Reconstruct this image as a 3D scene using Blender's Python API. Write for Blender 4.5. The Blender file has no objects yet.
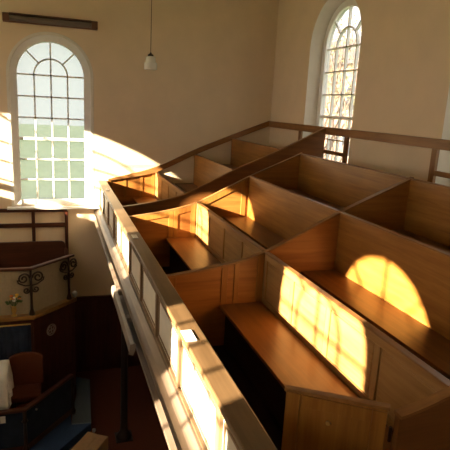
import bpy, bmesh, math, random
from mathutils import Vector, Matrix
random.seed(4)
SC = bpy.context.scene
COL = SC.collection
PI = math.pi

# ------------------------------------------------------------------ dimensions (metres, eye height = 0)
XL, XR, YN, YB, ZF, ZC = -4.5, 4.3, -5.0, 10.0, -5.5, 3.4
FL = [-2.27, -1.98, -1.58, -1.23]                 # tier floors
TX = [1.90, 2.68, 3.46]                           # pew backs (face towards the hall)
TZ = [-1.33, -0.95, -0.61]                        # their tops
TH = 0.035
Y_FAR, Y_MID, Y_B, Y_C = 7.56, 6.86, 4.34, 1.83   # cross partitions

# ------------------------------------------------------------------ materials
def mat(name):
    m = bpy.data.materials.new(name); m.use_nodes = True
    nt = m.node_tree; b = nt.nodes['Principled BSDF']
    return m, nt, b

def wood(name, c1, c2, axis='Y', rough=0.38, scale=1.0, spec=0.4, contrast=(0.3, 0.72), bump=0.06):
    m, nt, b = mat(name)
    tc = nt.nodes.new('ShaderNodeTexCoord'); mp = nt.nodes.new('ShaderNodeMapping')
    s = {'X': (0.55, 9, 9), 'Y': (9, 0.55, 9), 'Z': (9, 9, 0.55)}[axis]
    mp.inputs['Scale'].default_value = [v * scale for v in s]
    n1 = nt.nodes.new('ShaderNodeTexNoise'); n1.inputs['Scale'].default_value = 2.2
    n1.inputs['Detail'].default_value = 8; n1.inputs['Roughness'].default_value = 0.62; n1.inputs['Distortion'].default_value = 0.5
    n2 = nt.nodes.new('ShaderNodeTexNoise'); n2.inputs['Scale'].default_value = 1.7; n2.inputs['Detail'].default_value = 3
    rp = nt.nodes.new('ShaderNodeValToRGB')
    rp.color_ramp.elements[0].position = contrast[0]; rp.color_ramp.elements[0].color = (*c1, 1)
    rp.color_ramp.elements[1].position = contrast[1]; rp.color_ramp.elements[1].color = (*c2, 1)
    mx = nt.nodes.new('ShaderNodeMix'); mx.data_type = 'RGBA'; mx.blend_type = 'MULTIPLY'
    r2 = nt.nodes.new('ShaderNodeValToRGB')
    r2.color_ramp.elements[0].position = 0.3; r2.color_ramp.elements[0].color = (0.72, 0.7, 0.66, 1)
    r2.color_ramp.elements[1].position = 0.65; r2.color_ramp.elements[1].color = (1, 1, 1, 1)
    bp = nt.nodes.new('ShaderNodeBump'); bp.inputs['Strength'].default_value = bump; bp.inputs['Distance'].default_value = 0.01
    L = nt.links.new
    L(tc.outputs['Object'], mp.inputs['Vector']); L(mp.outputs['Vector'], n1.inputs['Vector'])
    L(tc.outputs['Object'], n2.inputs['Vector'])
    L(n1.outputs['Fac'], rp.inputs['Fac']); L(n2.outputs['Fac'], r2.inputs['Fac'])
    mx.inputs['Factor'].default_value = 0.8
    L(rp.outputs['Color'], mx.inputs['A']); L(r2.outputs['Color'], mx.inputs['B'])
    L(mx.outputs['Result'], b.inputs['Base Color'])
    L(n1.outputs['Fac'], bp.inputs['Height']); L(bp.outputs['Normal'], b.inputs['Normal'])
    b.inputs['Roughness'].default_value = rough
    b.inputs['Specular IOR Level'].default_value = spec
    return m

def plain(name, col, rough=0.6, metal=0.0, noise=0.08, nscale=6.0, spec=0.4, bump=0.0):
    m, nt, b = mat(name)
    tc = nt.nodes.new('ShaderNodeTexCoord')
    n = nt.nodes.new('ShaderNodeTexNoise'); n.inputs['Scale'].default_value = nscale; n.inputs['Detail'].default_value = 5
    rp = nt.nodes.new('ShaderNodeValToRGB')
    rp.color_ramp.elements[0].position = 0.3; rp.color_ramp.elements[1].position = 0.7
    rp.color_ramp.elements[0].color = (*[c * (1 - noise) for c in col], 1)
    rp.color_ramp.elements[1].color = (*[min(1, c * (1 + noise)) for c in col], 1)
    L = nt.links.new
    L(tc.outputs['Object'], n.inputs['Vector']); L(n.outputs['Fac'], rp.inputs['Fac']); L(rp.outputs['Color'], b.inputs['Base Color'])
    if bump:
        bp = nt.nodes.new('ShaderNodeBump'); bp.inputs['Strength'].default_value = bump; bp.inputs['Distance'].default_value = 0.01
        L(n.outputs['Fac'], bp.inputs['Height']); L(bp.outputs['Normal'], b.inputs['Normal'])
    b.inputs['Roughness'].default_value = rough; b.inputs['Metallic'].default_value = metal
    b.inputs['Specular IOR Level'].default_value = spec
    return m

def pane_mat(name, clear, tint, gloss=0.05):
    m, nt, b = mat(name); nt.nodes.remove(b)
    out = nt.nodes['Material Output']
    tr = nt.nodes.new('ShaderNodeBsdfTransparent'); tr.inputs['Color'].default_value = (*tint, 1)
    tl = nt.nodes.new('ShaderNodeBsdfTranslucent'); tl.inputs['Color'].default_value = (*tint, 1)
    gl = nt.nodes.new('ShaderNodeBsdfGlossy'); gl.inputs['Roughness'].default_value = 0.1
    n = nt.nodes.new('ShaderNodeTexNoise'); n.inputs['Scale'].default_value = 14
    tc = nt.nodes.new('ShaderNodeTexCoord')
    mr = nt.nodes.new('ShaderNodeMapRange')
    mr.inputs['To Min'].default_value = max(0, 1 - clear - 0.06); mr.inputs['To Max'].default_value = 1 - clear + 0.06
    m1 = nt.nodes.new('ShaderNodeMixShader'); m2 = nt.nodes.new('ShaderNodeMixShader')
    L = nt.links.new
    L(tc.outputs['Object'], n.inputs['Vector']); L(n.outputs['Fac'], mr.inputs['Value']); L(mr.outputs['Result'], m1.inputs['Fac'])
    L(tr.outputs['BSDF'], m1.inputs[1]); L(tl.outputs['BSDF'], m1.inputs[2])
    m2.inputs['Fac'].default_value = gloss
    L(m1.outputs['Shader'], m2.inputs[1]); L(gl.outputs['BSDF'], m2.inputs[2]); L(m2.outputs['Shader'], out.inputs['Surface'])
    return m

OAK1, OAK2 = (0.25, 0.095, 0.016), (0.43, 0.195, 0.040)
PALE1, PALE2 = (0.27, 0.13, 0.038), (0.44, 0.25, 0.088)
M = {}
M['oak_y'] = wood('oak_along', OAK1, OAK2, 'Y')
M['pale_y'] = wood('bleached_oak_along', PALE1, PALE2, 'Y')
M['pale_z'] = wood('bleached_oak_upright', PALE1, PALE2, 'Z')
M['oak_x'] = wood('oak_across', (0.26, 0.092, 0.018), (0.42, 0.17, 0.036), 'X')
M['oak_z'] = wood('oak_upright', OAK1, OAK2, 'Z')
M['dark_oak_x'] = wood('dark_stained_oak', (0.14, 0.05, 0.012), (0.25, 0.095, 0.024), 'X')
M['seat'] = wood('oak_seat', (0.14, 0.05, 0.010), (0.24, 0.095, 0.02), 'Y', rough=0.34)
M['rail_y'] = wood('rail_oak_along', (0.20, 0.085, 0.025), (0.36, 0.165, 0.05), 'Y', rough=0.35)
M['rail_x'] = wood('rail_oak_across', (0.20, 0.085, 0.025), (0.36, 0.165, 0.05), 'X', rough=0.35)
M['rail_z'] = wood('rail_oak_upright', (0.20, 0.085, 0.025), (0.36, 0.165, 0.05), 'Z', rough=0.35)
M['cap'] = wood('gallery_cap_oak', (0.12, 0.068, 0.03), (0.21, 0.125, 0.058), 'Y', rough=0.3, spec=0.5)
M['front_frame'] = wood('gallery_front_oak', (0.20, 0.12, 0.06), (0.33, 0.21, 0.115), 'Z', rough=0.4)
M['ledge'] = wood('gallery_ledge_oak', (0.14, 0.10, 0.07), (0.23, 0.17, 0.125), 'Y', rough=0.35)
M['cream_panel'] = plain('cream_painted_panel', (0.78, 0.70, 0.56), 0.5, noise=0.05)
M['mahogany_x'] = wood('mahogany_across', (0.045, 0.012, 0.006), (0.10, 0.027, 0.012), 'X', rough=0.35)
M['mahogany_z'] = wood('mahogany_upright', (0.045, 0.012, 0.006), (0.10, 0.027, 0.012), 'Z', rough=0.35)
M['ledge_gold'] = wood('golden_oak_ledge', (0.20, 0.10, 0.03), (0.36, 0.19, 0.06), 'X', rough=0.3)
M['chair_red'] = plain('red_brown_leather', (0.11, 0.03, 0.012), 0.45)
M['dark_floor_seat_shade'] = wood('stained_floor_and_seat_shade', (0.016, 0.008, 0.005), (0.035, 0.016, 0.009), 'Y', rough=0.6, spec=0.15)
M['plaster'] = plain('beige_plaster', (0.77, 0.61, 0.415), 0.85, noise=0.035, nscale=2.5, spec=0.15, bump=0.03)
M['ceiling'] = plain('white_ceiling', (0.72, 0.68, 0.60), 0.9, noise=0.03, spec=0.1)
M['white_paint'] = plain('white_gloss_paint', (0.86, 0.84, 0.80), 0.4, noise=0.03)
M['reveal'] = plain('cream_reveal_paint', (0.74, 0.69, 0.60), 0.6, noise=0.04)
M['carpet_red'] = plain('dark_red_carpet', (0.12, 0.04, 0.024), 0.95, noise=0.3, nscale=60, spec=0.05)
M['carpet_blue'] = plain('blue_carpet', (0.05, 0.09, 0.20), 0.95, noise=0.2, nscale=70, spec=0.05)
M['carpet_grey'] = plain('grey_blue_carpet', (0.14, 0.175, 0.21), 0.95, noise=0.2, nscale=70, spec=0.05)
M['curtain_blue'] = plain('navy_curtain', (0.022, 0.032, 0.055), 0.85, noise=0.2, spec=0.1)
M['cream_cloth'] = plain('cream_curtain_cloth', (0.36, 0.30, 0.20), 0.9, noise=0.06, nscale=30, spec=0.05)
M['white_cloth'] = plain('white_linen', (0.78, 0.75, 0.72), 0.85, noise=0.04, nscale=20, spec=0.1)
M['iron'] = plain('dark_bronze_iron', (0.055, 0.035, 0.025), 0.4, metal=0.7)
M['iron_black'] = plain('black_painted_iron', (0.022, 0.015, 0.013), 0.5, metal=0.2)
M['silver'] = plain('silvered_metal', (0.6, 0.6, 0.58), 0.35, metal=0.7)
M['brass'] = plain('brass', (0.62, 0.42, 0.14), 0.3, metal=0.8)
M['heater_body'] = plain('brown_enamel', (0.13, 0.055, 0.03), 0.4)
M['heater_strip'] = plain('dull_reflector_metal', (0.17, 0.14, 0.12), 0.35, metal=0.6)
M['strip_body'] = plain('pale_grey_enamel', (0.24, 0.20, 0.165), 0.45)
M['plate'] = plain('white_enamel', (0.80, 0.78, 0.74), 0.35, noise=0.02)
M['card'] = plain('brown_cardboard', (0.42, 0.25, 0.12), 0.8, noise=0.08, nscale=20)
M['glass_shade'] = plain('milky_glass', (0.78, 0.76, 0.68), 0.15, noise=0.03)
M['cord'] = plain('brown_flex', (0.16, 0.10, 0.06), 0.7)
M['petal_white'] = plain('white_petals', (0.8, 0.78, 0.7), 0.7)
M['petal_yellow'] = plain('yellow_petals', (0.75, 0.45, 0.05), 0.7)
M['petal_orange'] = plain('orange_petals', (0.65, 0.20, 0.05), 0.7)
M['leaf'] = plain('green_leaves', (0.06, 0.12, 0.03), 0.7)
M['lawn'] = plain('lawn', (0.27, 0.35, 0.18), 0.95, noise=0.25, nscale=0.8, spec=0.05)
M['bark'] = plain('bark', (0.34, 0.26, 0.21), 0.9, noise=0.3, nscale=9)
M['foliage'] = plain('yellow_green_leaves', (0.42, 0.40, 0.20), 0.8, noise=0.4, nscale=3)
M['slate'] = plain('slate', (0.16, 0.15, 0.16), 0.7)
M['dark_glass'] = plain('dark_window_glass', (0.06, 0.07, 0.09), 0.1)
m, nt, b = mat('pink_brick')
tc = nt.nodes.new('ShaderNodeTexCoord'); mp = nt.nodes.new('ShaderNodeMapping'); mp.inputs['Rotation'].default_value = (PI / 2, 0, PI / 2)
br = nt.nodes.new('ShaderNodeTexBrick'); br.inputs['Scale'].default_value = 2.2
br.inputs['Color1'].default_value = (0.46, 0.25, 0.17, 1); br.inputs['Color2'].default_value = (0.55, 0.33, 0.24, 1); br.inputs['Mortar'].default_value = (0.6, 0.52, 0.45, 1)
nt.links.new(tc.outputs['Object'], mp.inputs['Vector']); nt.links.new(mp.outputs['Vector'], br.inputs['Vector']); nt.links.new(br.outputs['Color'], b.inputs['Base Color'])
M['brick'] = m
M['pane_frost'] = pane_mat('frosted_pane', 0.5, (0.155, 0.170, 0.178))
M['pane_old'] = pane_mat('old_grey_pane', 0.93, (0.30, 0.295, 0.30))
M['pane_clear'] = pane_mat('clear_pane', 0.95, (0.93, 0.93, 0.93))

# ------------------------------------------------------------------ mesh helpers
def link(name, bm, m, parent=None, bevel=0.0, smooth=False):
    bmesh.ops.recalc_face_normals(bm, faces=bm.faces)
    me = bpy.data.meshes.new(name); bm.to_mesh(me); bm.free()
    if isinstance(m, str): m = M[m]
    me.materials.append(m)
    if smooth:
        for p in me.polygons: p.use_smooth = True
    o = bpy.data.objects.new(name, me); COL.objects.link(o)
    if parent: 
        o.parent = parent
        o.matrix_parent_inverse = Matrix.Translation(parent.location).inverted() if parent.location.length > 0 else Matrix()
    if bevel:
        md = o.modifiers.new('bevel', 'BEVEL'); md.width = bevel; md.segments = 2; md.limit_method = 'ANGLE'
    return o

def thing(name, label, cat, group=None, loc=(0, 0, 0)):
    o = bpy.data.objects.new(name, None); COL.objects.link(o); o.location = loc; o.empty_display_size = 0.1
    o['label'] = label; o['category'] = cat
    if group: o['group'] = group
    return o
def tag(o, label, cat, group=None):
    o['label'] = label; o['category'] = cat
    if group: o['group'] = group
    return o
def structure(o): o['kind'] = 'structure'; return o

def box(bm, x0, x1, y0, y1, z0, z1):
    vs = [bm.verts.new((x, y, z)) for x in (x0, x1) for y in (y0, y1) for z in (z0, z1)]
    for f in ((0, 1, 3, 2), (4, 6, 7, 5), (0, 4, 5, 1), (2, 3, 7, 6), (0, 2, 6, 4), (1, 5, 7, 3)):
        bm.faces.new([vs[i] for i in f])
def bx(*a):
    bm = bmesh.new(); box(bm, *a); return bm

def prism(bm, pts, fn, d0, d1):
    """closed outline pts in 2D, extruded d0..d1, mapped through fn(u, d, v)"""
    a = [bm.verts.new(fn(u, d0, v)) for u, v in pts]; c = [bm.verts.new(fn(u, d1, v)) for u, v in pts]
    n = len(pts)
    bm.faces.new(a); bm.faces.new(c[::-1])
    for i in range(n):
        bm.faces.new((a[i], a[(i + 1) % n], c[(i + 1) % n], c[i]))

def band(bm, inner, outer, fn, d0, d1):
    """solid band between two open outlines of equal length"""
    n = len(inner); V = []
    for d in (d0, d1):
        V.append([bm.verts.new(fn(u, d, v)) for u, v in inner]); V.append([bm.verts.new(fn(u, d, v)) for u, v in outer])
    i0, o0, i1, o1 = V
    for k in range(n - 1):
        bm.faces.new((i0[k], i0[k + 1], o0[k + 1], o0[k])); bm.faces.new((i1[k], o1[k], o1[k + 1], i1[k + 1]))
        bm.faces.new((i0[k], i1[k], i1[k + 1], i0[k + 1])); bm.faces.new((o0[k], o0[k + 1], o1[k + 1], o1[k]))
    for k in (0, n - 1):
        bm.faces.new((i0[k], o0[k], o1[k], i1[k]))

def tube(bm, path, r, seg=8, cap=True):
    path = [Vector(p) for p in path]; rings = []
    rr = r if isinstance(r, (list, tuple)) else [r] * len(path)
    up = Vector((0.13, 0.31, 0.94)).normalized()
    for i, p in enumerate(path):
        t = (path[min(i + 1, len(path) - 1)] - path[max(i - 1, 0)]).normalized()
        a = t.cross(up)
        if a.length < 1e-3: a = t.cross(Vector((1, 0, 0)))
        a.normalize(); b = t.cross(a).normalized()
        rings.append([bm.verts.new(p + (a * math.cos(2 * PI * k / seg) + b * math.sin(2 * PI * k / seg)) * rr[i]) for k in range(seg)])
    for q, w in zip(rings, rings[1:]):
        for k in range(seg): bm.faces.new((q[k], q[(k + 1) % seg], w[(k + 1) % seg], w[k]))
    if cap: bm.faces.new(rings[0][::-1]); bm.faces.new(rings[-1])

def lathe(bm, prof, c, seg=20):
    rings = []
    for r, z in prof:
        rings.append([bm.verts.new((c[0] + r * math.cos(2 * PI * k / seg), c[1] + r * math.sin(2 * PI * k / seg), c[2] + z)) for k in range(seg)])
    for q, w in zip(rings, rings[1:]):
        for k in range(seg): bm.faces.new((q[k], q[(k + 1) % seg], w[(k + 1) % seg], w[k]))
    bm.faces.new(rings[0][::-1]); bm.faces.new(rings[-1])

def arch(c, r, zs, zb, n=28):
    """outline of an arched opening from the lower left, over the top, to the lower right"""
    return [(c - r, zb)] + [(c - r * math.cos(PI * k / n), zs + r * math.sin(PI * k / n)) for k in range(n + 1)] + [(c + r, zb)]

def smooth_poly(pts, n=8):
    out = []
    P = [pts[0]] + list(pts) + [pts[-1]]
    for i in range(1, len(P) - 2):
        p0, p1, p2, p3 = P[i - 1], P[i], P[i + 1], P[i + 2]
        for k in range(n):
            t = k / n
            out.append(tuple(0.5 * (2 * p1[j] + (p2[j] - p0[j]) * t + (2 * p0[j] - 5 * p1[j] + 4 * p2[j] - p3[j]) * t * t
                                    + (3 * p1[j] - p0[j] - 3 * p2[j] + p3[j]) * t ** 3) for j in (0, 1)))
    out.append(tuple(pts[-1])); return out

# ------------------------------------------------------------------ room shell
fnB = lambda u, d, v: (u, YB + d, v)
fnN = lambda u, d, v: (u, YN - d, v)
fnR = lambda u, d, v: (XR + d, u, v)
fnL = lambda u, d, v: (XL - d, u, v)
WT = 0.34

def wall(name, fn, u0, u1, ops):
    """wall with splayed arched openings: ops = (centre, inner radius, outer radius, spring, inner sill, outer sill)"""
    bm = bmesh.new()
    for d, ri in ((0, 1), (WT, 2)):
        q = lambda pts: bm.faces.new([bm.verts.new(fn(u, d, v)) for u, v in pts])
        u = u0
        for op in ops:
            c, r, zs, zb = op[0], op[ri], op[3], op[3 + ri]
            q([(u, ZF), (c - r, ZF), (c - r, ZC), (u, ZC)])
            q([(c - r, ZF), (c + r, ZF), (c + r, zb), (c - r, zb)])
            a = arch(c, r, zs, zb)[1:-1]
            for p, w in zip(a, a[1:]): q([p, w, (w[0], ZC), (p[0], ZC)])
            u = c + r
        q([(u, ZF), (u1, ZF), (u1, ZC), (u, ZC)])
    o = structure(link(name, bm, 'plaster'))
    return o

def reveal(fn, op, parent, proud=0.0):
    bm = bmesh.new()
    A = arch(op[0], op[1], op[3], op[4]); C = arch(op[0], op[2], op[3], op[5])
    A.append(A[0]); C.append(C[0])
    va = [bm.verts.new(fn(u, 0, v)) for u, v in A]; vc = [bm.verts.new(fn(u, WT, v)) for u, v in C]
    for k in range(len(A) - 1): bm.faces.new((va[k], va[k + 1], vc[k + 1], vc[k]))
    return link('window_reveal', bm, 'reveal', parent, smooth=False)

def window(name, fn, c, rg, zs, zb, d, rows, pane, fw=0.06, meet=None):
    """arched sash window: frame, glazing bars and panes; d = depth of the glass behind the wall face"""
    fr = bmesh.new()
    inn = arch(c, rg, zs, zb); outr = arch(c, rg + fw, zs, zb - fw)
    band(fr, inn, outr, fn, d - 0.05, d + 0.05)
    prism(fr, [(c - rg, zb - fw), (c + rg, zb - fw), (c + rg, zb), (c - rg, zb)], fn, d - 0.05, d + 0.05)
    root = structure(link(name, fr, 'white_paint'))
    gb = bmesh.new(); w = 0.013; a, e = d - 0.022, d + 0.022
    H = (zs - zb) / rows
    rect = lambda u0, u1, v0, v1, da=a, de=e: prism(gb, [(u0, v0), (u1, v0), (u1, v1), (u0, v1)], fn, da, de)
    for k in (-0.5, 0, 0.5):
        top = zs + rg if k == 0 else zs
        rect(c + k * rg - w, c + k * rg + w, zb, top)
    for i in range(1, rows + 1):
        z = zb + i * H; hw = w
        if meet and i == meet: rect(c - rg, c + rg, z - 0.024, z + 0.024, d - 0.04, d + 0.04)
        else: rect(c - rg, c + rg, z - hw, z + hw)
    n = 20; ri = rg * 0.5
    arc = lambda r: [(c - r * math.cos(PI * k / n), zs + r * math.sin(PI * k / n)) for k in range(n + 1)]
    band(gb, arc(ri - w), arc(ri + w), fn, a, e)
    for s in (-1, 1):
        ux, uz = s * math.sin(PI / 4), math.cos(PI / 4); nx, nz = uz, -ux
        p0 = (c + ux * ri, zs + uz * ri); p1 = (c + ux * rg, zs + uz * rg)
        prism(gb, [(p0[0] + nx * w, p0[1] + nz * w), (p1[0] + nx * w, p1[1] + nz * w), (p1[0] - nx * w, p1[1] - nz * w), (p0[0] - nx * w, p0[1] - nz * w)], fn, a, e)
    link('glazing_bars', gb, 'white_paint', root)
    pn = bmesh.new()
    vs = [pn.verts.new(fn(u, d, v)) for u, v in arch(c, rg, zs, zb)]
    pn.faces.new(vs)
    link('panes', pn, pane, root)
    return root

ROWH = 0.378
# back wall window (glass almost flush, wide moulded surround)
opB = (-0.035, 0.70, 0.66, 0.39, -1.98, -1.96)
wall('wall_back', fnB, XL - WT, XR + WT, [opB])
w1 = window('window_1', fnB, -0.035, 0.575, 0.39, -1.88, 0.10, 6, 'pane_frost', fw=0.122, meet=3)
reveal(fnB, opB, w1)
bm = bmesh.new()
band(bm, arch(-0.035, 0.69, 0.39, -1.99), arch(-0.035, 0.745, 0.39, -1.99), fnB, -0.004, 0.02)
link('window_architrave', bm, 'reveal', w1, bevel=0.008)
bm = bmesh.new(); box(bm, -0.85, 0.80, 9.86, 9.999, -2.035, -1.995)
link('window_sill', bm, 'white_paint', w1, bevel=0.006)

# side walls: tall round headed windows in splayed openings
RG, ZS, ZB = 0.62, 1.06, 1.06 - 6 * ROWH
opsR = [(y, 0.80, 0.70, ZS, ZB - 0.16, ZB - 0.07) for y in (-2.85, 0.65, 4.12, 7.67)]
wall('wall_right', fnR, YN, YB, opsR)
for i, op in enumerate(opsR):
    wn = window('window_%d' % (i + 2), fnR, op[0], RG, ZS, ZB, 0.26, 6, 'pane_old', fw=0.107, meet=3)
    reveal(fnR, op, wn)
RL, SUNY = 0.68, (-2.45, 1.10, 4.74, 8.29)
opsL = [(y, 0.92, 0.76, 0.35, -0.80, -0.78) for y in SUNY]
wall('wall_left', fnL, YN, YB, opsL)
for i, op in enumerate(opsL):
    wn = window('window_%d' % (i + 6), fnL, op[0], RL, 0.35, 0.35 - 1.03, 0.26, 3, 'pane_clear', fw=0.125, meet=None)
    reveal(fnL, op, wn)
wall('wall_near', fnN, XL - WT, XR + WT, [])
structure(link('ceiling', bx(XL - WT, XR + WT, YN - WT, YB + WT, ZC, ZC + 0.2), 'ceiling'))
bm = bmesh.new()
prism(bm, [(XL - 0.7, 3.62), (XR + 0.7, 3.62), (-0.1, 7.9)], lambda u, d, v: (u, d, v), YN - 0.5, YB + 0.5)
structure(link('roof', bm, 'slate'))  # unseen roof, added so its shadow falls on the house outside
structure(link('floor', bx(XL - WT, XR + WT, YN - WT, YB + WT, ZF - 0.2, ZF), 'carpet_red'))

# dark wainscot on the end wall beneath the gallery
bm = bmesh.new(); box(bm, -0.1, XR - 0.005, 9.955, 9.998, ZF, -3.92)
wc = structure(link('trim_1', bm, 'mahogany_z'))
bm = bmesh.new(); box(bm, -0.1, XR - 0.005, 9.93, 9.998, -3.92, -3.86); link('wainscot_cap', bm, 'mahogany_x', wc)
bm = bmesh.new()
for i in range(9): box(bm, -0.03 + i * 0.48, 0.53 + i * 0.48, 9.94, 9.957, ZF, -3.92)
link('wainscot_stiles', bm, 'mahogany_z', wc)

# ------------------------------------------------------------------ gallery floor (stepped) and soffit
bm = bmesh.new()
prof = [(0.95, -2.50), (0.95, FL[0]), (TX[0] + TH, FL[0]), (TX[0] + TH, FL[1]), (TX[1] + TH, FL[1]), (TX[1] + TH, FL[2]),
        (TX[2] + TH, FL[2]), (TX[2] + TH, FL[3]), (XR - 0.002, FL[3]), (XR - 0.002, -2.50)]
prism(bm, prof, lambda u, d, v: (u, d, v), 0.9, YB - 0.002)
gf = structure(link('floor_gallery', bm, 'dark_floor_seat_shade'))

# ------------------------------------------------------------------ gallery front
GF = thing('gallery_front', 'long gallery front of cream panels under an oak cap, overlooking the hall', 'balustrade')
bm = bmesh.new(); box(bm, 0.782, 0.935, 0.9, 9.995, -1.535, -1.50); link('cap_rail', bm, 'cap', GF, bevel=0.01)
bm = bmesh.new(); prism(bm, [(0.79, -1.534), (0.79, -1.55), (0.806, -1.555), (0.806, -1.575), (0.83, -1.575), (0.83, -1.534)], lambda u, d, v: (u, d, v), 0.9, 9.995)
link('cap_moulding', bm, 'cap', GF, bevel=0.003)
bm = bmesh.new(); box(bm, 0.85, 0.92, 0.9, 9.995, -2.50, -1.535); link('lining', bm, 'dark_oak_x', GF)
STY = [1.36, 2.32, 3.28, 4.14, 5.0, 5.86, 6.72, 7.58, 8.44, 9.3, 9.94]
for y in STY:
    link('stile', bx(0.812, 0.849, y - 0.028, y + 0.028, -2.012, -1.602), 'front_frame', GF, bevel=0.004)
link('top_member', bx(0.814, 0.849, 0.9, 9.995, -1.601, -1.56), 'front_frame', GF, bevel=0.004)
link('bottom_member', bx(0.814, 0.849, 0.9, 9.995, -2.04, -2.013), 'front_frame', GF, bevel=0.004)
for a, c in zip(STY, STY[1:]):
    bm = bmesh.new(); y0, y1 = a + 0.029, c - 0.029
    if y1 - y0 > 0.1:
        prism(bm, [(y0, -2.012), (y1, -2.012), (y1, -1.602), (y0, -1.602)], lambda u, d, v: (d, u, v), 0.835, 0.8495)
        link('panel', bm, 'cream_panel', GF, bevel=0.003)
        p4 = [(y0 + 0.035, -1.98), (y1 - 0.035, -1.98), (y1 - 0.035, -1.635), (y0 + 0.035, -1.635)]; p4 = p4 + p4[:1]
        i4 = [(y0 + 0.05, -1.965), (y1 - 0.05, -1.965), (y1 - 0.05, -1.65), (y0 + 0.05, -1.65)]; i4 = i4 + i4[:1]
        bm = bmesh.new(); band(bm, i4, p4, lambda u, d, v: (d, u, v), 0.826, 0.8345)
        link('panel_moulding', bm, 'front_frame', GF)
bm = bmesh.new()
prism(bm, [(0.70, -2.11), (0.71, -2.085), (0.75, -2.075), (0.80, -2.04), (0.849, -2.04), (0.849, -2.14), (0.70, -2.14)], lambda u, d, v: (u, d, v), 0.9, 9.995)
link('ledge', bm, 'ledge', GF)
bm = bmesh.new()
prism(bm, [(0.77, -2.14), (0.77, -2.275), (0.705, -2.285), (0.70, -2.31), (0.71, -2.33), (0.73, -2.36), (0.76, -2.42), (0.849, -2.42), (0.849, -2.14)], lambda u, d, v: (u, d, v), 0.9, 9.995)
link('fascia', bm, 'ledge', GF)
for y, xc, hw in ((8.87, 0.855, 0.028), (5.66, 0.85, 0.03), (3.03, 0.822, 0.036)):
    bm = bmesh.new(); box(bm, xc - hw, xc + hw, y - 0.08, y + 0.08, -1.4995, -1.493); link('number_plate', bm, 'plate', GF)

# strip heaters hung below the ledge
def strip(y0, y1, label):
    t = thing('strip_heater', label, 'heater')
    bm = bmesh.new()
    prism(bm, [(0.630, -2.21), (0.672, -2.20), (0.68, -2.21), (0.675, -2.265), (0.655, -2.315), (0.622, -2.30)], lambda u, d, v: (u, d, v), y0, y1)
    link('casing', bm, 'strip_body', t, bevel=0.006)
    for y in (y0 - 0.012, y1):
        bm = bmesh.new(); prism(bm, [(0.627, -2.207), (0.673, -2.197), (0.683, -2.21), (0.678, -2.268), (0.657, -2.32), (0.618, -2.303)], lambda u, d, v: (u, d, v), y, y + 0.012)
        link('end_cap', bm, 'strip_body', t)
    for y in (y0 + 0.62, y1 - 0.2):
        bm = bmesh.new(); box(bm, 0.68, 0.769, y - 0.05, y + 0.05, -2.24, -2.19); link('bracket', bm, 'strip_body', t, bevel=0.004)
strip(4.40, 6.0, 'long pale strip heater hung just below the gallery ledge')

# ------------------------------------------------------------------ pews
BL = {'far': (Y_FAR + 0.04, 9.99), 'mid': (Y_B + 0.02, Y_MID - 0.02), 'near': (Y_C + 0.02, Y_B - 0.02)}
LBL = {
 ('near', 0): 'long oak pew behind the gallery front, panelled back lit by window light, nearest block',
 ('near', 1): 'oak pew with arch-shaped patch of sunlight on its plain back',
 ('near', 2): 'shaded oak pew below the side wall rail, right edge of photo',
 ('mid', 0): 'oak pew with panelled back and one sunlit end, middle block behind gallery front',
 ('mid', 1): 'plain backed oak pew in the middle block with small sun spot at its end',
 ('mid', 2): 'dark plain backed oak pew, highest in the middle block',
 ('far', 0): 'lowest oak pew in the far corner, against end wall and gallery front',
 ('far', 1): 'tan backed oak pew in the far block, just right of the white sun patch',
 ('far', 2): 'small tan pew back highest in the far block, near room corner'}
def pew(blk, t):
    y0, y1 = BL[blk]; x = TX[t]; zt = TZ[t]; zf = FL[t]
    r = thing('box_pew', LBL[(blk, t)], 'pew', 'box pews in the gallery')
    sz = FL[t] + 0.43
    bm = bmesh.new()
    if t == 0:
        box(bm, x + 0.012, x + TH - 0.002, y0, y1, zf, zt - 0.015)
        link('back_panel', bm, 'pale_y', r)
        n = 4; L = (y1 - y0); zl, zh = sz + 0.05, zt - 0.075
        ys = [y0 + L * k / n for k in range(n + 1)]
        for k, y in enumerate(ys):
            a = y - (0.0 if k == 0 else 0.03 if k < n else 0.07); c = y + (0.07 if k == 0 else 0.03 if k < n else 0.0)
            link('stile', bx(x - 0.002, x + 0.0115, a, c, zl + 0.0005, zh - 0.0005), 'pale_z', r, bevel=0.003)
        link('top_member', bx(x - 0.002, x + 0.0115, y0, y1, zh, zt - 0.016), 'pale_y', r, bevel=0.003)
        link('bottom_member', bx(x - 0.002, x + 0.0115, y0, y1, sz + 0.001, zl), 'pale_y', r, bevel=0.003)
        for k in range(n):
            bm = bmesh.new(); a = ys[k] + (0.07 if k == 0 else 0.03); c = ys[k + 1] - (0.07 if k == n - 1 else 0.03)
            box(bm, x + 0.005, x + 0.0115, a + 0.016, c - 0.016, zl + 0.016, zh - 0.016)
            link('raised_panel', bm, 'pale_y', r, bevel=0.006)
    else:
        box(bm, x, x + TH - 0.002, y0, y1, zf, zt - 0.015)
        link('back_panel', bm, 'oak_y', r)
        bm = bmesh.new()
        box(bm, x - 0.004, x - 0.0002, y0, y1, zt - 0.075, zt - 0.016)
        for k in (1, 2):
            y = y0 + (y1 - y0) * k / 3; 
        link('top_board', bm, 'oak_y', r)
    bm = bmesh.new(); box(bm, x - 0.012, x + TH + 0.006, y0, y1, zt - 0.015, zt); link('cap_rail', bm, 'rail_y', r, bevel=0.004)
    d = 0.44 if t == 0 else 0.38
    bm = bmesh.new(); box(bm, x - d, x - 0.003, y0, y1, sz - 0.03, sz); link('seat', bm, 'seat', r, bevel=0.006)
    bm = bmesh.new(); box(bm, x - d + 0.07, x - d + 0.095, y0, y1, zf, sz - 0.03); link('seat_support', bm, 'dark_floor_seat_shade', r)  # near-black floor colour on the support paints in the shade under the seat
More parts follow.
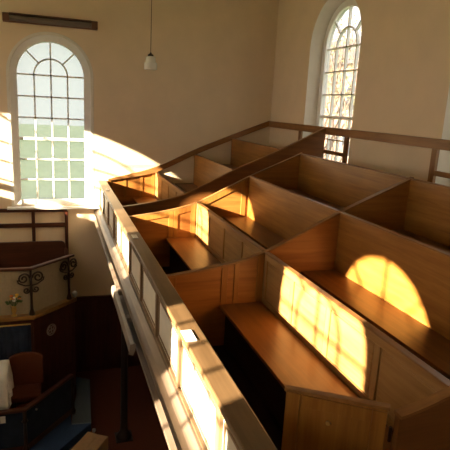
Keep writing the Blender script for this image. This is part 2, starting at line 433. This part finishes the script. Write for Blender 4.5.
for blk in ('near', 'mid', 'far'):
    for t in range(3): pew(blk, t)

# cross partitions with swept tops
top_line = smooth_poly([(0.966, -1.525), (1.45, -1.452), (TX[0] + 0.02, TZ[0] + 0.004), (TX[1] + 0.02, TZ[1] + 0.004), (TX[2] + 0.02, TZ[2] + 0.004), (XR - 0.06, -0.235)])
top_line = [(0.936, -1.525)] + top_line[1:]
XE = TX[2] + TH
def bottom(x0):
    pts = [(x0, FL[0]), (TX[0] + TH, FL[0]), (TX[0] + TH, FL[1]), (TX[1] + TH, FL[1]), (TX[1] + TH, FL[2]), (TX[2] + TH, FL[2]), (TX[2] + TH, FL[3]), (XR - 0.06, FL[3])]
    return pts
fnP = lambda u, d, v: (u, d, v)
def partition(y, half, label, x0=0.936, full=False, m_='oak_x'):
    t = thing('pew_partition', label, 'partition', 'cross partitions between the pews')
    tl = [(a, b) for a, b in top_line if a >= x0 - 1e-6 and (full or a <= XE)]
    if not full: tl.append((XE, zt_at(XE)))
    if x0 > 0.97:
        for k in range(len(top_line) - 1):
            if top_line[k][0] < x0 <= top_line[k + 1][0]:
                f = (x0 - top_line[k][0]) / (top_line[k + 1][0] - top_line[k][0]); tl = [(x0, top_line[k][1] * (1 - f) + top_line[k + 1][1] * f)] + tl; break
    bt = bottom(x0)
    if not full: bt = bt[:6] + [(XE, FL[2])]
    bm = bmesh.new(); prism(bm, [(a, b - 0.018) for a, b in tl] + bt[::-1], fnP, y - half, y + half)
    link('board', bm, m_, t)
    bm = bmesh.new(); prism(bm, tl + [(a, b - 0.018) for a, b in tl[::-1]], fnP, y - half - 0.012, y + half + 0.012)
    link('cap_rail', bm, 'rail_x', t)
    return t, tl
def zt_at(x):
    for (a, b), (c, d) in zip(top_line, top_line[1:]):
        if a <= x <= c: return b + (d - b) * (x - a) / (c - a)
    return top_line[-1][1] if x > 2 else top_line[0][1]
def stiles(t, y, xs, face, z_of, zb):
    bm = bmesh.new()
    for x, w in xs:
        prism(bm, [(x - w, zb), (x + w, zb), (x + w, z_of(x + w)), (x - w, z_of(x - w))], fnP, y, y + face * 0.012)
    return bm
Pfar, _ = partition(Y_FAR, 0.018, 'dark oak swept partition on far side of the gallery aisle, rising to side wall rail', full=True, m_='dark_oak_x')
Pmid, _ = partition(Y_MID, 0.018, 'oak partition with sunlit yellow door panels, near side of the gallery aisle')
Pb, _ = partition(Y_B, 0.018, 'orange brown oak partition between middle and nearest pew blocks')
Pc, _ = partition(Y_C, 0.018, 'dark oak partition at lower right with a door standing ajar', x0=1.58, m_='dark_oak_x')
# framing on the faces that look towards the camera
ys = Y_MID - 0.0185
bm = stiles(Pmid, ys, [(1.0, 0.03), (1.53, 0.034), (1.60, 0.03), (1.85, 0.035)], -1, lambda x: zt_at(x) - 0.02, FL[0] + 0.43)
for a, c in ((1.031, 1.494), (1.631, 1.814)):
    prism(bm, [(a, zt_at(a) - 0.09), (c, zt_at(c) - 0.09), (c, zt_at(c) - 0.02), (a, zt_at(a) - 0.02)], fnP, ys, ys - 0.012)
link('door_frame', bm, 'oak_z', Pmid, bevel=0.003)
bm = stiles(Pmid, ys, [(2.0, 0.04), (2.60, 0.035)], -1, lambda x: zt_at(x) - 0.02, FL[1] + 0.44)
for o0, o1 in ((0.10, 0.02),):
    prism(bm, [(2.041, zt_at(2.041) - o0), (2.564, zt_at(2.564) - o0), (2.564, zt_at(2.564) - o1), (2.041, zt_at(2.041) - o1)], fnP, ys, ys - 0.012)
link('panel_frame', bm, 'oak_z', Pmid, bevel=0.003)
ys = Y_B - 0.0185
bm = stiles(Pb, ys, [(1.0, 0.03), (1.50, 0.03), (1.62, 0.025), (1.86, 0.03)], -1, lambda x: zt_at(x) - 0.02, FL[0] + 0.44)
link('door_frame', bm, 'oak_z', Pb, bevel=0.003)
# the open door of the nearest pew
hx, hy, ex, ey = 1.545, 1.865, 1.135, 2.165
D = Vector((ex - hx, ey - hy, 0)).normalized(); N = Vector((-D.y, D.x, 0)); LN = math.hypot(ex - hx, ey - hy)
fnD = lambda u, d, v: (hx + D.x * u + N.x * d, hy + D.y * u + N.y * d, v)
bm = bmesh.new(); prism(bm, [(0, FL[0] + 0.02), (LN, FL[0] + 0.02), (LN, -1.43), (0, -1.415)], fnD, -0.011, 0.011)
dr = link('door', bm, 'oak_z', Pc)
bm = bmesh.new(); prism(bm, [(-0.01, -1.415), (LN + 0.01, -1.43), (LN + 0.01, -1.415), (-0.01, -1.40)], fnD, -0.02, 0.02); link('door_cap', bm, 'rail_x', dr)
bm = bmesh.new()
for u0, u1 in ((0, 0.07), (LN - 0.075, LN)): prism(bm, [(u0, FL[0] + 0.02), (u1, FL[0] + 0.02), (u1, -1.432), (u0, -1.432)], fnD, 0.011, 0.02)
prism(bm, [(0.07, -1.50), (LN - 0.085, -1.50), (LN - 0.085, -1.432), (0.07, -1.432)], fnD, 0.011, 0.02)
link('door_frame', bm, 'oak_z', dr, bevel=0.002)
bm = bmesh.new(); tube(bm, [fnD(LN * 0.55, 0.012, -1.56), fnD(LN * 0.55, 0.024, -1.56)], 0.012, 10); link('door_stud', bm, 'brass', dr)
bm = bmesh.new()
for z in (-1.55, -2.1): tube(bm, [(1.562, 1.845, z - 0.04), (1.562, 1.845, z + 0.04)], 0.009, 8)
link('hinge', bm, 'iron', dr)

# oak lining on the end wall inside the lowest far pew
t = thing('wall_panelling', 'sunlit yellow oak panelling on the end wall at the far corner pew', 'panelling')
tp = [(0.97, -1.50), (1.45, -1.44), (1.885, -1.33)]
bm = bmesh.new(); prism(bm, tp + [(1.885, FL[0] + 0.0), (0.97, FL[0] + 0.0)], fnP, 9.9905, 9.998); link('board', bm, 'oak_x', t)
for x, w in ((1.0, 0.03), (1.30, 0.02), (1.62, 0.025), (1.85, 0.03)):
    bm = bmesh.new(); prism(bm, [(x - w, -1.83), (x + w, -1.83), (x + w, -1.5 + max(0, (x + w - 0.97)) * 0.17), (x - w, -1.5 + max(0, (x - w - 0.97)) * 0.17)], fnP, 9.9795, 9.9905)
    link('stile', bm, 'oak_z', t)

# raking timber rail on end wall, level rail with posts along the side wall
t = thing('wall_rail', 'dark timber rail climbing the end wall from gallery front to corner', 'rail')
rk = smooth_poly([(0.97, -1.47), (1.9, -1.22), (2.68, -0.86), (3.46, -0.54), (XR - 0.05, -0.23)])
bm = bmesh.new(); prism(bm, rk + [(a, b - 0.035 - 0.075 * min(1, (a - 0.97) / 0.9)) for a, b in rk[::-1]], fnP, 9.95, 9.998); link('raking_rail', bm, 'rail_x', t, bevel=0.004)
t = thing('wall_rail', 'level timber rail with posts along the side wall under the windows', 'rail')
bm = bmesh.new(); box(bm, XR - 0.05, XR - 0.002, 0.9, 9.998, -0.35, -0.23); link('top_rail', bm, 'rail_y', t, bevel=0.004)
for y in (8.52, 6.93, 4.96, 3.3, 1.5):
    bm = bmesh.new(); box(bm, XR - 0.045, XR - 0.002, y - 0.045, y + 0.045, FL[3], -0.351); link('post', bm, 'rail_z', t, bevel=0.004)
for y0, y1 in ((6.976, 8.474), (3.346, 4.914)):
    bm = bmesh.new(); box(bm, XR - 0.04, XR - 0.002, y0, y1, -0.66, -0.60); link('lower_rail', bm, 'rail_y', t, bevel=0.004)
t = thing('wall_rail', 'timber rail along the opposite side wall, out of the picture', 'rail')
link('top_rail', bx(XL + 0.002, XL + 0.05, YN + 0.01, YB - 0.01, -0.62, -0.50), 'rail_y', t)

# ------------------------------------------------------------------ ceiling lamp and wall heater
PX, PY, PZ = 1.60, 9.1, 0.56
t = thing('pendant_lamp', 'small milky glass pendant lamp hanging on a thin cord', 'lamp')
bm = bmesh.new(); lathe(bm, [(0.09, 0.0), (0.112, 0.006), (0.114, 0.10), (0.108, 0.118), (0.088, 0.13), (0.084, 0.19), (0.078, 0.215), (0.05, 0.225)], (PX, PY, PZ)); link('glass_shade', bm, 'glass_shade', t, smooth=True)
bm = bmesh.new(); lathe(bm, [(0.05, 0.0), (0.05, 0.025), (0.022, 0.04), (0.012, 0.06)], (PX, PY, PZ + 0.225)); link('lamp_cap', bm, 'iron', t, smooth=True)
bm = bmesh.new(); tube(bm, [(PX, PY, PZ + 0.28), (PX, PY, ZC)], 0.006, 6); link('cord', bm, 'cord', t)
bm = bmesh.new(); lathe(bm, [(0.05, -0.03), (0.05, -0.0005)], (PX, PY, ZC)); link('ceiling_rose', bm, 'white_paint', t)

t = thing('wall_heater', 'long brown bar heater fixed above the arched end window', 'heater')
bm = bmesh.new(); prism(bm, [(9.93, 1.355), (9.90, 1.33), (9.89, 1.28), (9.92, 1.245), (9.93, 1.245)], lambda u, d, v: (d, u, v), -0.68, 0.67); link('reflector', bm, 'heater_strip', t)
bm = bmesh.new(); box(bm, -0.79, 0.78, 9.931, 9.975, 1.225, 1.375); link('back_plate', bm, 'heater_body', t, bevel=0.004)
for x0, x1 in ((-0.79, -0.682), (0.672, 0.78)):
    bm = bmesh.new(); box(bm, x0, x1, 9.875, 9.93, 1.235, 1.365); link('end_box', bm, 'heater_body', t, bevel=0.006)
bm = bmesh.new(); box(bm, -0.68, 0.67, 9.87, 9.93, 1.357, 1.372); link('hood', bm, 'heater_body', t)
for x in (-0.5, 0.5): link('wall_bracket', bx(x - 0.03, x + 0.03, 9.976, 9.998, 1.25, 1.35), 'heater_body', t)

# ------------------------------------------------------------------ below: timber dado, bench, pulpit
t = thing('dado_frame', 'dark timber frame on the plaster below the arched end window', 'dado')
bm = bmesh.new(); box(bm, -4.0, 0.20, 9.93, 9.998, -2.10, -2.037); link('top_rail', bm, 'mahogany_x', t, bevel=0.004)
bm = bmesh.new(); box(bm, -4.0, 0.165, 9.95, 9.998, -2.40, -2.32); link('middle_rail', bm, 'mahogany_x', t, bevel=0.004)
for x in (-1.6, -0.41, 0.185):
    bm = bmesh.new(); box(bm, x - 0.03, x + 0.03, 9.945, 9.998, -3.4 if x > 0 else -2.7, -2.101); link('post', bm, 'mahogany_z', t, bevel=0.004)

t = thing('bench', 'dark red high backed bench with rounded corner behind the pulpit rail', 'bench')
bm = bmesh.new()
rc = 0.10; R0 = 0.16
pts = [(-2.4, -4.3), (R0, -4.3), (R0, -2.62 - rc)] + [(R0 - rc + rc * math.cos(a), -2.62 - rc + rc * math.sin(a)) for a in [PI / 2 * k / 6 for k in range(1, 7)]] + [(-2.4, -2.62)]
prism(bm, pts, fnP, 9.72, 9.78); link('back', bm, 'mahogany_x', t, bevel=0.01)
bm = bmesh.new(); box(bm, -2.35, R0 - 0.03, 9.28, 9.72, -3.52, -3.46); link('seat', bm, 'mahogany_x', t, bevel=0.008)
bm = bmesh.new(); prism(bm, [(9.72, -2.75), (9.60, -2.95), (9.4, -3.05), (9.3, -3.1), (9.3, -4.3), (9.72, -4.3)], lambda u, d, v: (d, u, v), R0 - 0.028, R0 + 0.03); link('bench_end', bm, 'mahogany_z', t, bevel=0.008)

# pulpit platform
KX, KY = -0.41, 8.40       # kink of the front
EX, EY = 0.27, 9.08        # right end of canted panel
t = PUL = thing('pulpit', 'dark red mahogany pulpit platform with scrolled iron railing and golden ledge', 'pulpit')
def offs(o):                # plan outline pushed out by o
    return [(-2.6, KY - o), (KX + o * 0.41, KY - o), (EX + o, EY - o * 0.41)]
def plan_prism(bm, pts, z0, z1): prism(bm, pts, lambda u, d, v: (u, v, d), z0, z1)
o = offs(0.0); bm = bmesh.new(); plan_prism(bm, o + [(EX, 9.26), (-2.6, 9.26)], ZF, -3.58); link('body', bm, 'mahogany_z', t)
o = offs(0.06); i = offs(-0.16); bm = bmesh.new(); plan_prism(bm, o + i[::-1], -3.58, -3.51); link('ledge', bm, 'ledge_gold', t, bevel=0.012)
# rail
bm = bmesh.new()
o = offs(0.03); i = offs(-0.05); plan_prism(bm, o + i[::-1], -2.735, -2.69); link('handrail', bm, 'mahogany_x', t, bevel=0.012)
# cream hanging behind the scrolls (pleated)
def pleat(p, q, n, amp):
    p, q = Vector(p), Vector(q); d = (q - p); nn = Vector((-d.y, d.x)).normalized()
    return [tuple(p + d * (k / n) + nn * amp * math.sin(k * PI * 0.55)) for k in range(n + 1)]
c0 = offs(-0.07)
path = pleat(c0[0], c0[1], 60, 0.004)[:-1] + pleat(c0[1], (c0[2][0] - 0.01, c0[2][1] - 0.01), 26, 0.004)
bm = bmesh.new()
va = [bm.verts.new((a, b, -3.51)) for a, b in path]; vb = [bm.verts.new((a, b, -2.74)) for a, b in path]
for k in range(len(path) - 1): bm.faces.new((va[k], va[k + 1], vb[k + 1], vb[k]))
cc = link('hanging_cloth', bm, 'cream_cloth', t); sm = cc.modifiers.new('solid', 'SOLIDIFY'); sm.thickness = 0.008
# scrolled standards
def spiral(c, dx, r0, turns, start, sgn, zup=1):
    out = []
    for k in range(28):
        a = start + sgn * 2 * PI * turns * k / 27; r = r0 * (1 - 0.78 * k / 27)
        out.append((c[0] + dx.x * r * math.cos(a), c[1] + dx.y * r * math.cos(a), c[2] + r * math.sin(a)))
    return out
def standard(x, y, dx):
    bm = bmesh.new(); dx = Vector(dx).normalized()
    lathe(bm, [(0.05, 0), (0.045, 0.03), (0.024, 0.10), (0.02, 0.3), (0.026, 0.42), (0.02, 0.5), (0.018, 0.775)], (x, y, -3.51), 10)
    for s in (-1, 1):
        c = (x + dx.x * s * 0.115, y + dx.y * s * 0.115, -2.87)
        tube(bm, spiral(c, dx, 0.095, 1.55, PI if s > 0 else 0, -s), 0.016, 6)
        c = (x + dx.x * s * 0.075, y + dx.y * s * 0.075, -3.075)
        tube(bm, spiral(c, dx, 0.055, 1.3, PI if s > 0 else 0, s), 0.014, 6)
        tube(bm, [(x, y, -3.0), (x + dx.x * s * 0.1, y + dx.y * s * 0.1, -2.99), (x + dx.x * s * 0.2, y + dx.y * s * 0.2, -2.93), (x + dx.x * s * 0.21, y + dx.y * s * 0.21, -2.88)], 0.013, 6)
    link('scroll_standard', bm, 'iron', PUL, smooth=True)
k = offs(-0.01)
standard(k[1][0], k[1][1], (1, 0.35, 0)); standard(k[2][0] - 0.07, k[2][1] - 0.07, (1, 1, 0)); standard(-1.6, k[0][1], (1, 0, 0))
# canted face: framing, roundel; front: curtain
cd = Vector((EX - KX, EY - KY, 0)).normalized(); cn = Vector((cd.y, -cd.x, 0)); CL = math.hypot(EX - KX, EY - KY)
fnC = lambda u, d, v: (KX + cd.x * u + cn.x * d, KY + cd.y * u + cn.y * d, v)
bm = bmesh.new()
for u0, u1, z0, z1 in ((0.0, 0.09, -5.3, -3.585), (CL - 0.09, CL, -5.3, -3.585), (0.09, CL - 0.09, -3.72, -3.585), (0.09, CL - 0.09, -5.3, -4.75)):
    prism(bm, [(u0, z0), (u1, z0), (u1, z1), (u0, z1)], fnC, 0.001, 0.02)
link('panel_frame', bm, 'mahogany_z', t, bevel=0.004)
uc, zc, rr = 0.40, -3.93, 0.105
bm = bmesh.new(); n = 24
ring = lambda r: [(uc + r * math.cos(2 * PI * k / n), zc + r * math.sin(2 * PI * k / n)) for k in range(n + 1)]
band(bm, ring(rr - 0.016), ring(rr), fnC, 0.001, 0.014)
for k in range(4):
    a = PI / 4 + k * PI / 2; c = (uc + 0.045 * math.cos(a), zc + 0.045 * math.sin(a)); r2 = 0.038
    rg = lambda r: [(c[0] + r * math.cos(2 * PI * j / 14), c[1] + r * math.sin(2 * PI * j / 14)) for j in range(15)]
    band(bm, rg(r2 - 0.013), rg(r2), fnC, 0.001, 0.012)
link('roundel', bm, 'silver', t)
bm = bmesh.new(); tube(bm, [(-2.5, KY - 0.03, -3.66), (KX - 0.03, KY - 0.03, -3.66)], 0.012, 8); link('curtain_rod', bm, 'brass', t)
path = [(-2.4 + (KX - 0.03 + 2.4) * k / 150, KY - 0.03 + 0.012 * math.sin(k * 0.9)) for k in range(151)]
bm = bmesh.new()
va = [bm.verts.new((a, b, -4.6)) for a, b in path]; vb = [bm.verts.new((a, b, -3.675)) for a, b in path]
for q in range(len(path) - 1): bm.faces.new((va[q], va[q + 1], vb[q + 1], vb[q]))
cu = link('curtain', bm, 'curtain_blue', t, smooth=True); sm = cu.modifiers.new('solid', 'SOLIDIFY'); sm.thickness = 0.006
# newel knob at the ledge end
bm = bmesh.new(); lathe(bm, [(0.02, 0), (0.03, 0.03), (0.045, 0.06), (0.045, 0.09), (0.02, 0.12)], (EX + 0.02, EY - 0.01, -3.51), 12); link('newel_knob', bm, 'silver', t, smooth=True)

# flowers on the ledge
VX, VY, VZ = -0.69, 8.40, -3.509
t = thing('flower_vase', 'small brass vase of white and yellow flowers on the pulpit ledge', 'vase')
bm = bmesh.new(); lathe(bm, [(0.04, 0), (0.045, 0.015), (0.02, 0.04), (0.04, 0.09), (0.045, 0.13), (0.035, 0.16), (0.042, 0.175)], (VX, VY, VZ), 14); link('vase', bm, 'brass', t, smooth=True)
lf = bmesh.new(); st = bmesh.new(); blooms = []
for k in range(16):
    a = random.uniform(0, 2 * PI); r = random.uniform(0.02, 0.12); h = random.uniform(0.24, 0.38)
    p = Vector((VX + r * math.cos(a), VY - 0.02 + r * 0.4 * math.sin(a), VZ + h))
    tube(st, [(VX, VY, VZ + 0.15), ((VX + p.x) / 2, (VY + p.y) / 2, VZ + 0.2), p], 0.003, 5)
    if k < 9: blooms.append((p, ('petal_white', 'petal_yellow', 'petal_orange')[k % 3], random.uniform(0.02, 0.034)))
    else:
        q = p - Vector((0, 0, 0.04)); dv = Vector((math.cos(a), 0.3 * math.sin(a), 0.3)).normalized() * 0.07; sd = Vector((-dv.z, 0, dv.x)) * 0.35
        lf.faces.new([lf.verts.new(v) for v in (q, q + dv * 0.5 + sd, q + dv, q + dv * 0.5 - sd)])
link('stems', st, 'leaf', t); link('leaves', lf, 'leaf', t)
for p, m_, r in blooms:
    bm = bmesh.new(); bmesh.ops.create_uvsphere(bm, u_segments=10, v_segments=6, radius=r)
    for v in bm.verts:
        an = math.atan2(v.co.y, v.co.x); v.co.xy *= 1 + 0.25 * math.cos(5 * an); v.co.z *= 0.6; v.co += p
    link('bloom', bm, m_, t, smooth=True)

# minister's chair
t = thing('chair', 'tall reddish brown chair standing in front of the pulpit curtain', 'chair')
CX, CYc = -0.53, 8.07; DZ = -5.1
bm = bmesh.new()
pts = [(-0.27, DZ + 0.42), (0.27, DZ + 0.42), (0.27, -4.22)] + [(0.27 * math.cos(a) , -4.22 + 0.11 * math.sin(a)) for a in [PI * k / 10 for k in range(1, 10)]] + [(-0.27, -4.22)]
prism(bm, pts, lambda u, d, v: (CX + u, CYc + d, v), 0.16, 0.23); link('backrest', bm, 'chair_red', t, bevel=0.015)
bm = bmesh.new(); box(bm, CX - 0.23, CX + 0.23, CYc - 0.24, CYc + 0.16, DZ + 0.34, DZ + 0.43); link('seat', bm, 'chair_red', t, bevel=0.015)
for sx in (-1, 1):
    for y in (CYc - 0.20, CYc + 0.19):
        bm = bmesh.new(); box(bm, CX + sx * 0.20 - 0.025, CX + sx * 0.20 + 0.025, y - 0.025, y + 0.025, DZ, DZ + 0.34 if y < CYc else DZ + 0.419); link('leg', bm, 'mahogany_z', t)

# raised floor inside the communion enclosure + communion table with white cloth
RK, RE = (-0.52, 7.42), (0.20, 8.30)
bm = bmesh.new(); plan_prism(bm, [(-2.6, 7.5), (RK[0] - 0.02, 7.5), (0.10, 8.30), (KX, KY - 0.05), (-2.6, KY - 0.05)], ZF, DZ)
tag(link('platform', bm, 'carpet_red'), 'dark red carpeted platform inside the rail below the pulpit', 'platform')
t = thing('communion_table', 'dark table under a white cloth at left edge of photo', 'table')
bm = bmesh.new(); box(bm, -1.75, -0.80, 7.62, 8.02, -4.14, -4.10); link('table_top', bm, 'mahogany_x', t)
for x in (-1.7, -0.86):
    for y in (7.66, 7.97):
        bm = bmesh.new(); box(bm, x - 0.03, x + 0.03, y - 0.03, y + 0.03, DZ, -4.14); link('leg', bm, 'mahogany_z', t)
bm = bmesh.new()
nx, ny = 30, 14
def clothz(u, v):
    # table cloth: flat on top, hanging with folds beyond the edges
    x0, x1, y0, y1 = -1.77, -0.765, 7.585, 8.04
    dx = max(0, u - x1) + max(0, x0 - u); dy = max(0, y0 - v)
    x, y = min(max(u, x0), x1), max(v, y0)
    z = -4.095
    if dx > 0 or dy > 0:
        z -= max(dx, dy); 
        x += 0.03 * math.sin(v * 26) * min(1, dx * 4) + (0.05 * dx if u > x1 else 0); y -= 0.02 + 0.025 * math.sin(u * 22) * min(1, dy * 4)
    return (x, y, z)
us = [-1.77 - 0.3] + [-1.77 + k * 1.005 / 24 for k in range(25)] + [-0.765 + 0.08 * k for k in range(1, 7)]
vs_ = [7.585 - 0.1 * k for k in range(6, 0, -1)] + [7.585 + k * 0.455 / 12 for k in range(13)]
G = [[bm.verts.new(clothz(u, v)) for v in vs_] for u in us]
for a in range(len(us) - 1):
    for c in range(len(vs_) - 1):
        bm.faces.new((G[a][c], G[a + 1][c], G[a + 1][c + 1], G[a][c + 1]))
cl = link('table_cloth', bm, 'white_cloth', smooth=True); sm = cl.modifiers.new('solid', 'SOLIDIFY'); sm.thickness = 0.004; sm.offset = 1
tag(cl, 'white cloth draped over the table at left edge of photo', 'tablecloth')

t = thing('communion_rail', 'low canted communion rail with dark panels and blue carpet outside it', 'rail')
rp = [(-2.6, RK[1]), RK, RE]
def off_line(pts, o):
    d = Vector((pts[2][0] - pts[1][0], pts[2][1] - pts[1][1])).normalized(); n2 = Vector((d.y, -d.x)); n1 = Vector((0, -1)); b = (n1 + n2).normalized(); k = o / b.dot(n1)
    return [(pts[0][0], pts[0][1] - o), (pts[1][0] + b.x * k, pts[1][1] + b.y * k), (pts[2][0] + n2.x * o, pts[2][1] + n2.y * o)]
bm = bmesh.new(); plan_prism(bm, off_line(rp, 0.04) + off_line(rp, -0.04)[::-1], -4.66, -4.61); link('top_rail', bm, 'mahogany_x', t, bevel=0.012)
bm = bmesh.new(); plan_prism(bm, off_line(rp, 0.012) + off_line(rp, -0.012)[::-1], -5.25, -4.66); link('panel', bm, 'curtain_blue', t)
bm = bmesh.new(); plan_prism(bm, off_line(rp, 0.025) + off_line(rp, -0.025)[::-1], -5.345, -5.25); link('plinth', bm, 'mahogany_x', t)
for p in (RK, RE, (-1.7, RK[1])):
    bm = bmesh.new(); lathe(bm, [(0.05, 0), (0.05, 0.06), (0.028, 0.1), (0.024, 0.5), (0.05, 0.53), (0.03, 0.57), (0.03, 0.685)], (p[0], p[1] - 0.03, -5.345), 12); link('post', bm, 'iron', t, smooth=True)
bm = bmesh.new(); bmesh.ops.create_uvsphere(bm, u_segments=10, v_segments=8, radius=0.018); bmesh.ops.translate(bm, verts=bm.verts, vec=(-0.36, 7.555, -4.74)); link('stud', bm, 'silver', t)
bm = bmesh.new(); box(bm, -0.865, -0.79, 7.372, 7.379, -4.79, -4.675)
tag(link('folded_cloth', bm, 'white_cloth'), 'small white cloth corner below the communion rail, left edge of photo', 'cloth')
# carpeted step
t = thing('carpet_step', 'low blue carpeted step around the communion rail on the hall floor', 'step')
so = off_line([(-2.6, RK[1]), RK, (0.24, 8.35)], 0.42)
bm = bmesh.new(); plan_prism(bm, [(-2.6, 6.98), (-0.33, 6.98), (0.49, 7.90), (0.17, 7.93), (0.17, 8.3), (-0.53, 7.42), (-2.6, 7.42)], ZF, -5.346); link('front_step', bm, 'carpet_blue', t, bevel=0.012)
bm = bmesh.new(); plan_prism(bm, [(0.17, 7.94), (0.49, 7.91), (0.56, 9.35), (0.30, 9.5), (0.285, 8.9), (0.20, 8.35)], ZF, -5.346); link('side_step', bm, 'carpet_grey', t, bevel=0.012)
bm = bmesh.new(); lathe(bm, [(0.02, 0), (0.03, 0.02), (0.03, 0.05), (0.01, 0.06)], (0.53, 7.86, ZF), 10)
tag(link('floor_stud', bm, 'silver', smooth=True), 'small shiny floor stud at corner of blue carpeted step', 'stud')

# cardboard box
t = thing('cardboard_box', 'brown cardboard box with closed flaps on the floor by the column', 'box')
bv = Vector((0.29, -0.20, 0)).normalized(); bw = Vector((-0.20, -0.29, 0)).normalized()
fb = lambda u, d, v: (0.40 + bv.x * u + bw.x * d, 7.32 + bv.y * u + bw.y * d, v)
bm = bmesh.new(); prism(bm, [(0, ZF), (0.36, ZF), (0.36, -5.115), (0, -5.115)], fb, 0, 0.62); link('carton', bm, 'card', t)
for u0, u1 in ((0.002, 0.174), (0.186, 0.358)):
    bm = bmesh.new(); prism(bm, [(u0, -5.115), (u1, -5.115), (u1, -5.106 if u0 < 0.1 else -5.10), (u0, -5.10 if u0 < 0.1 else -5.106)], fb, 0.002, 0.618); link('flap', bm, 'card', t)

# iron column under the gallery
t = thing('column', 'slim dark iron column carrying the gallery, standing on the hall floor', 'column')
bm = bmesh.new(); lathe(bm, [(0.13, 0), (0.13, 0.04), (0.09, 0.09), (0.065, 0.14), (0.058, 0.3), (0.055, 2.7), (0.075, 2.75), (0.055, 2.8), (0.11, 2.93), (0.14, 2.999)], (1.0, 7.6, ZF), 20); link('shaft', bm, 'iron_black', t, smooth=True)
bm = bmesh.new(); box(bm, 0.86, 1.14, 7.46, 7.74, ZF, ZF + 0.012); link('base_plate', bm, 'iron_black', t)

# ------------------------------------------------------------------ outside
bm = bmesh.new()
for x0, x1, y0, y1 in ((-60, 60, YB + WT, 120), (XR + WT, 60, -40, YB + WT), (-60, XL - WT, -40, YB + WT)):
    bm.faces.new([bm.verts.new(v) for v in ((x0, y0, -5.8), (x1, y0, -5.8), (x1, y1, -5.8), (x0, y1, -5.8))])
structure(link('ground', bm, 'lawn'))
t = thing('house', 'pinkish brick house seen through the side window behind branches', 'house')
link('wall', bx(21, 28, 14, 54, -5.8, 3.6), 'brick', t)
bm = bmesh.new(); prism(bm, [(20.6, 3.6), (24.5, 6.4), (28.4, 3.6)], lambda u, d, v: (u, d, v), 13.7, 54.3); link('roof', bm, 'slate', t)
for y in (24, 29, 34, 39, 44):
    for z in (-3.2, 0.2):
        f = link('window', bx(20.93, 20.999, y - 0.7, y + 0.7, z, z + 1.9), 'white_paint', t)
        link('glass', bx(20.915, 20.93, y - 0.6, y + 0.6, z + 0.1, z + 1.8), 'dark_glass', f)
def tree(x, y, h, seed, label, dens):
    rnd = random.Random(seed)
    t = thing('tree', label, 'tree', 'trees outside the side windows')
    wd = bmesh.new(); lv = bmesh.new()
    def grow(p, d, ln, r, dep):
        pts = [p]; q = p
        for k in range(4):
            d = (d + Vector((rnd.gauss(0, .13), rnd.gauss(0, .13), 0.05))).normalized(); q = q + d * ln / 4; pts.append(q)
        tube(wd, pts, [r * (1 - 0.4 * k / 4) for k in range(5)], 6, False)
        if dep >= 2:
            for k in range(dens):
                c = pts[rnd.randint(1, 4)] + Vector((rnd.gauss(0, .22), rnd.gauss(0, .22), rnd.gauss(0, .22)))
                a = Vector((rnd.gauss(0, 1), rnd.gauss(0, 1), rnd.gauss(0, 1))).normalized(); b_ = a.orthogonal().normalized(); s = rnd.uniform(.05, .10)
                lv.faces.new([lv.verts.new(v) for v in (c - a * s, c + b_ * s * .6, c + a * s, c - b_ * s * .6)])
        if dep < 4:
            for k in range(3 if dep else 6):
                a = rnd.uniform(0, 2 * PI); el = rnd.uniform(.3, .95)
                dd = Vector((math.cos(a) * el, math.sin(a) * el, 1 - .45 * el)).normalized()
                grow(pts[rnd.randint(2, 4)], (d * .5 + dd).normalized(), ln * rnd.uniform(.55, .75), r * .5, dep + 1)
    grow(Vector((x, y, -5.8)), Vector((0, 0, 1)), h * .45, .17, 0)
    link('trunk', wd, 'bark', t, smooth=True); link('foliage', lv, 'foliage', t)
tree(9.5, 15.2, 10.5, 3, 'leafy yellow green tree close outside the side window', 5)
tree(12.5, 22.5, 10.0, 8, 'sparser tree further from the side window, before the brick house', 4)

# ------------------------------------------------------------------ light, camera
w = bpy.data.worlds.new('sky'); SC.world = w; w.use_nodes = True
bg = w.node_tree.nodes['Background']
bg.inputs['Color'].default_value = (1.0, 0.96, 0.90, 1); bg.inputs['Strength'].default_value = 6.0
sd = bpy.data.lights.new('sun', 'SUN'); sd.energy = 60.0; sd.color = (1.0, 0.85, 0.63); sd.angle = math.radians(0.6)
so_ = bpy.data.objects.new('sun', sd); COL.objects.link(so_)
so_.rotation_euler = Vector((1, 0.322, -0.30)).to_track_quat('-Z', 'Y').to_euler(); so_.location = (-20, -6, 8)

cam = bpy.data.cameras.new('camera'); co = bpy.data.objects.new('camera', cam); COL.objects.link(co)
cam.sensor_fit = 'HORIZONTAL'; cam.sensor_width = 36; cam.lens = 36 * 507.52 / 450; cam.clip_start = 0.05
R = ((0.94876508, -0.31163039, 0.05226208), (-0.02217687, -0.23065868, -0.97278197), (0.31520312, 0.92178255, -0.22575189))
co.matrix_world = Matrix(((R[0][0], -R[1][0], -R[2][0], 0), (R[0][1], -R[1][1], -R[2][1], 0), (R[0][2], -R[1][2], -R[2][2], 0), (0, 0, 0, 1)))
SC.camera = co
SC.view_settings.view_transform = 'Standard'; SC.view_settings.look = 'None'
SC.view_settings.exposure = 0.15; SC.view_settings.gamma = 1.0; SC.view_settings.use_curve_mapping = False
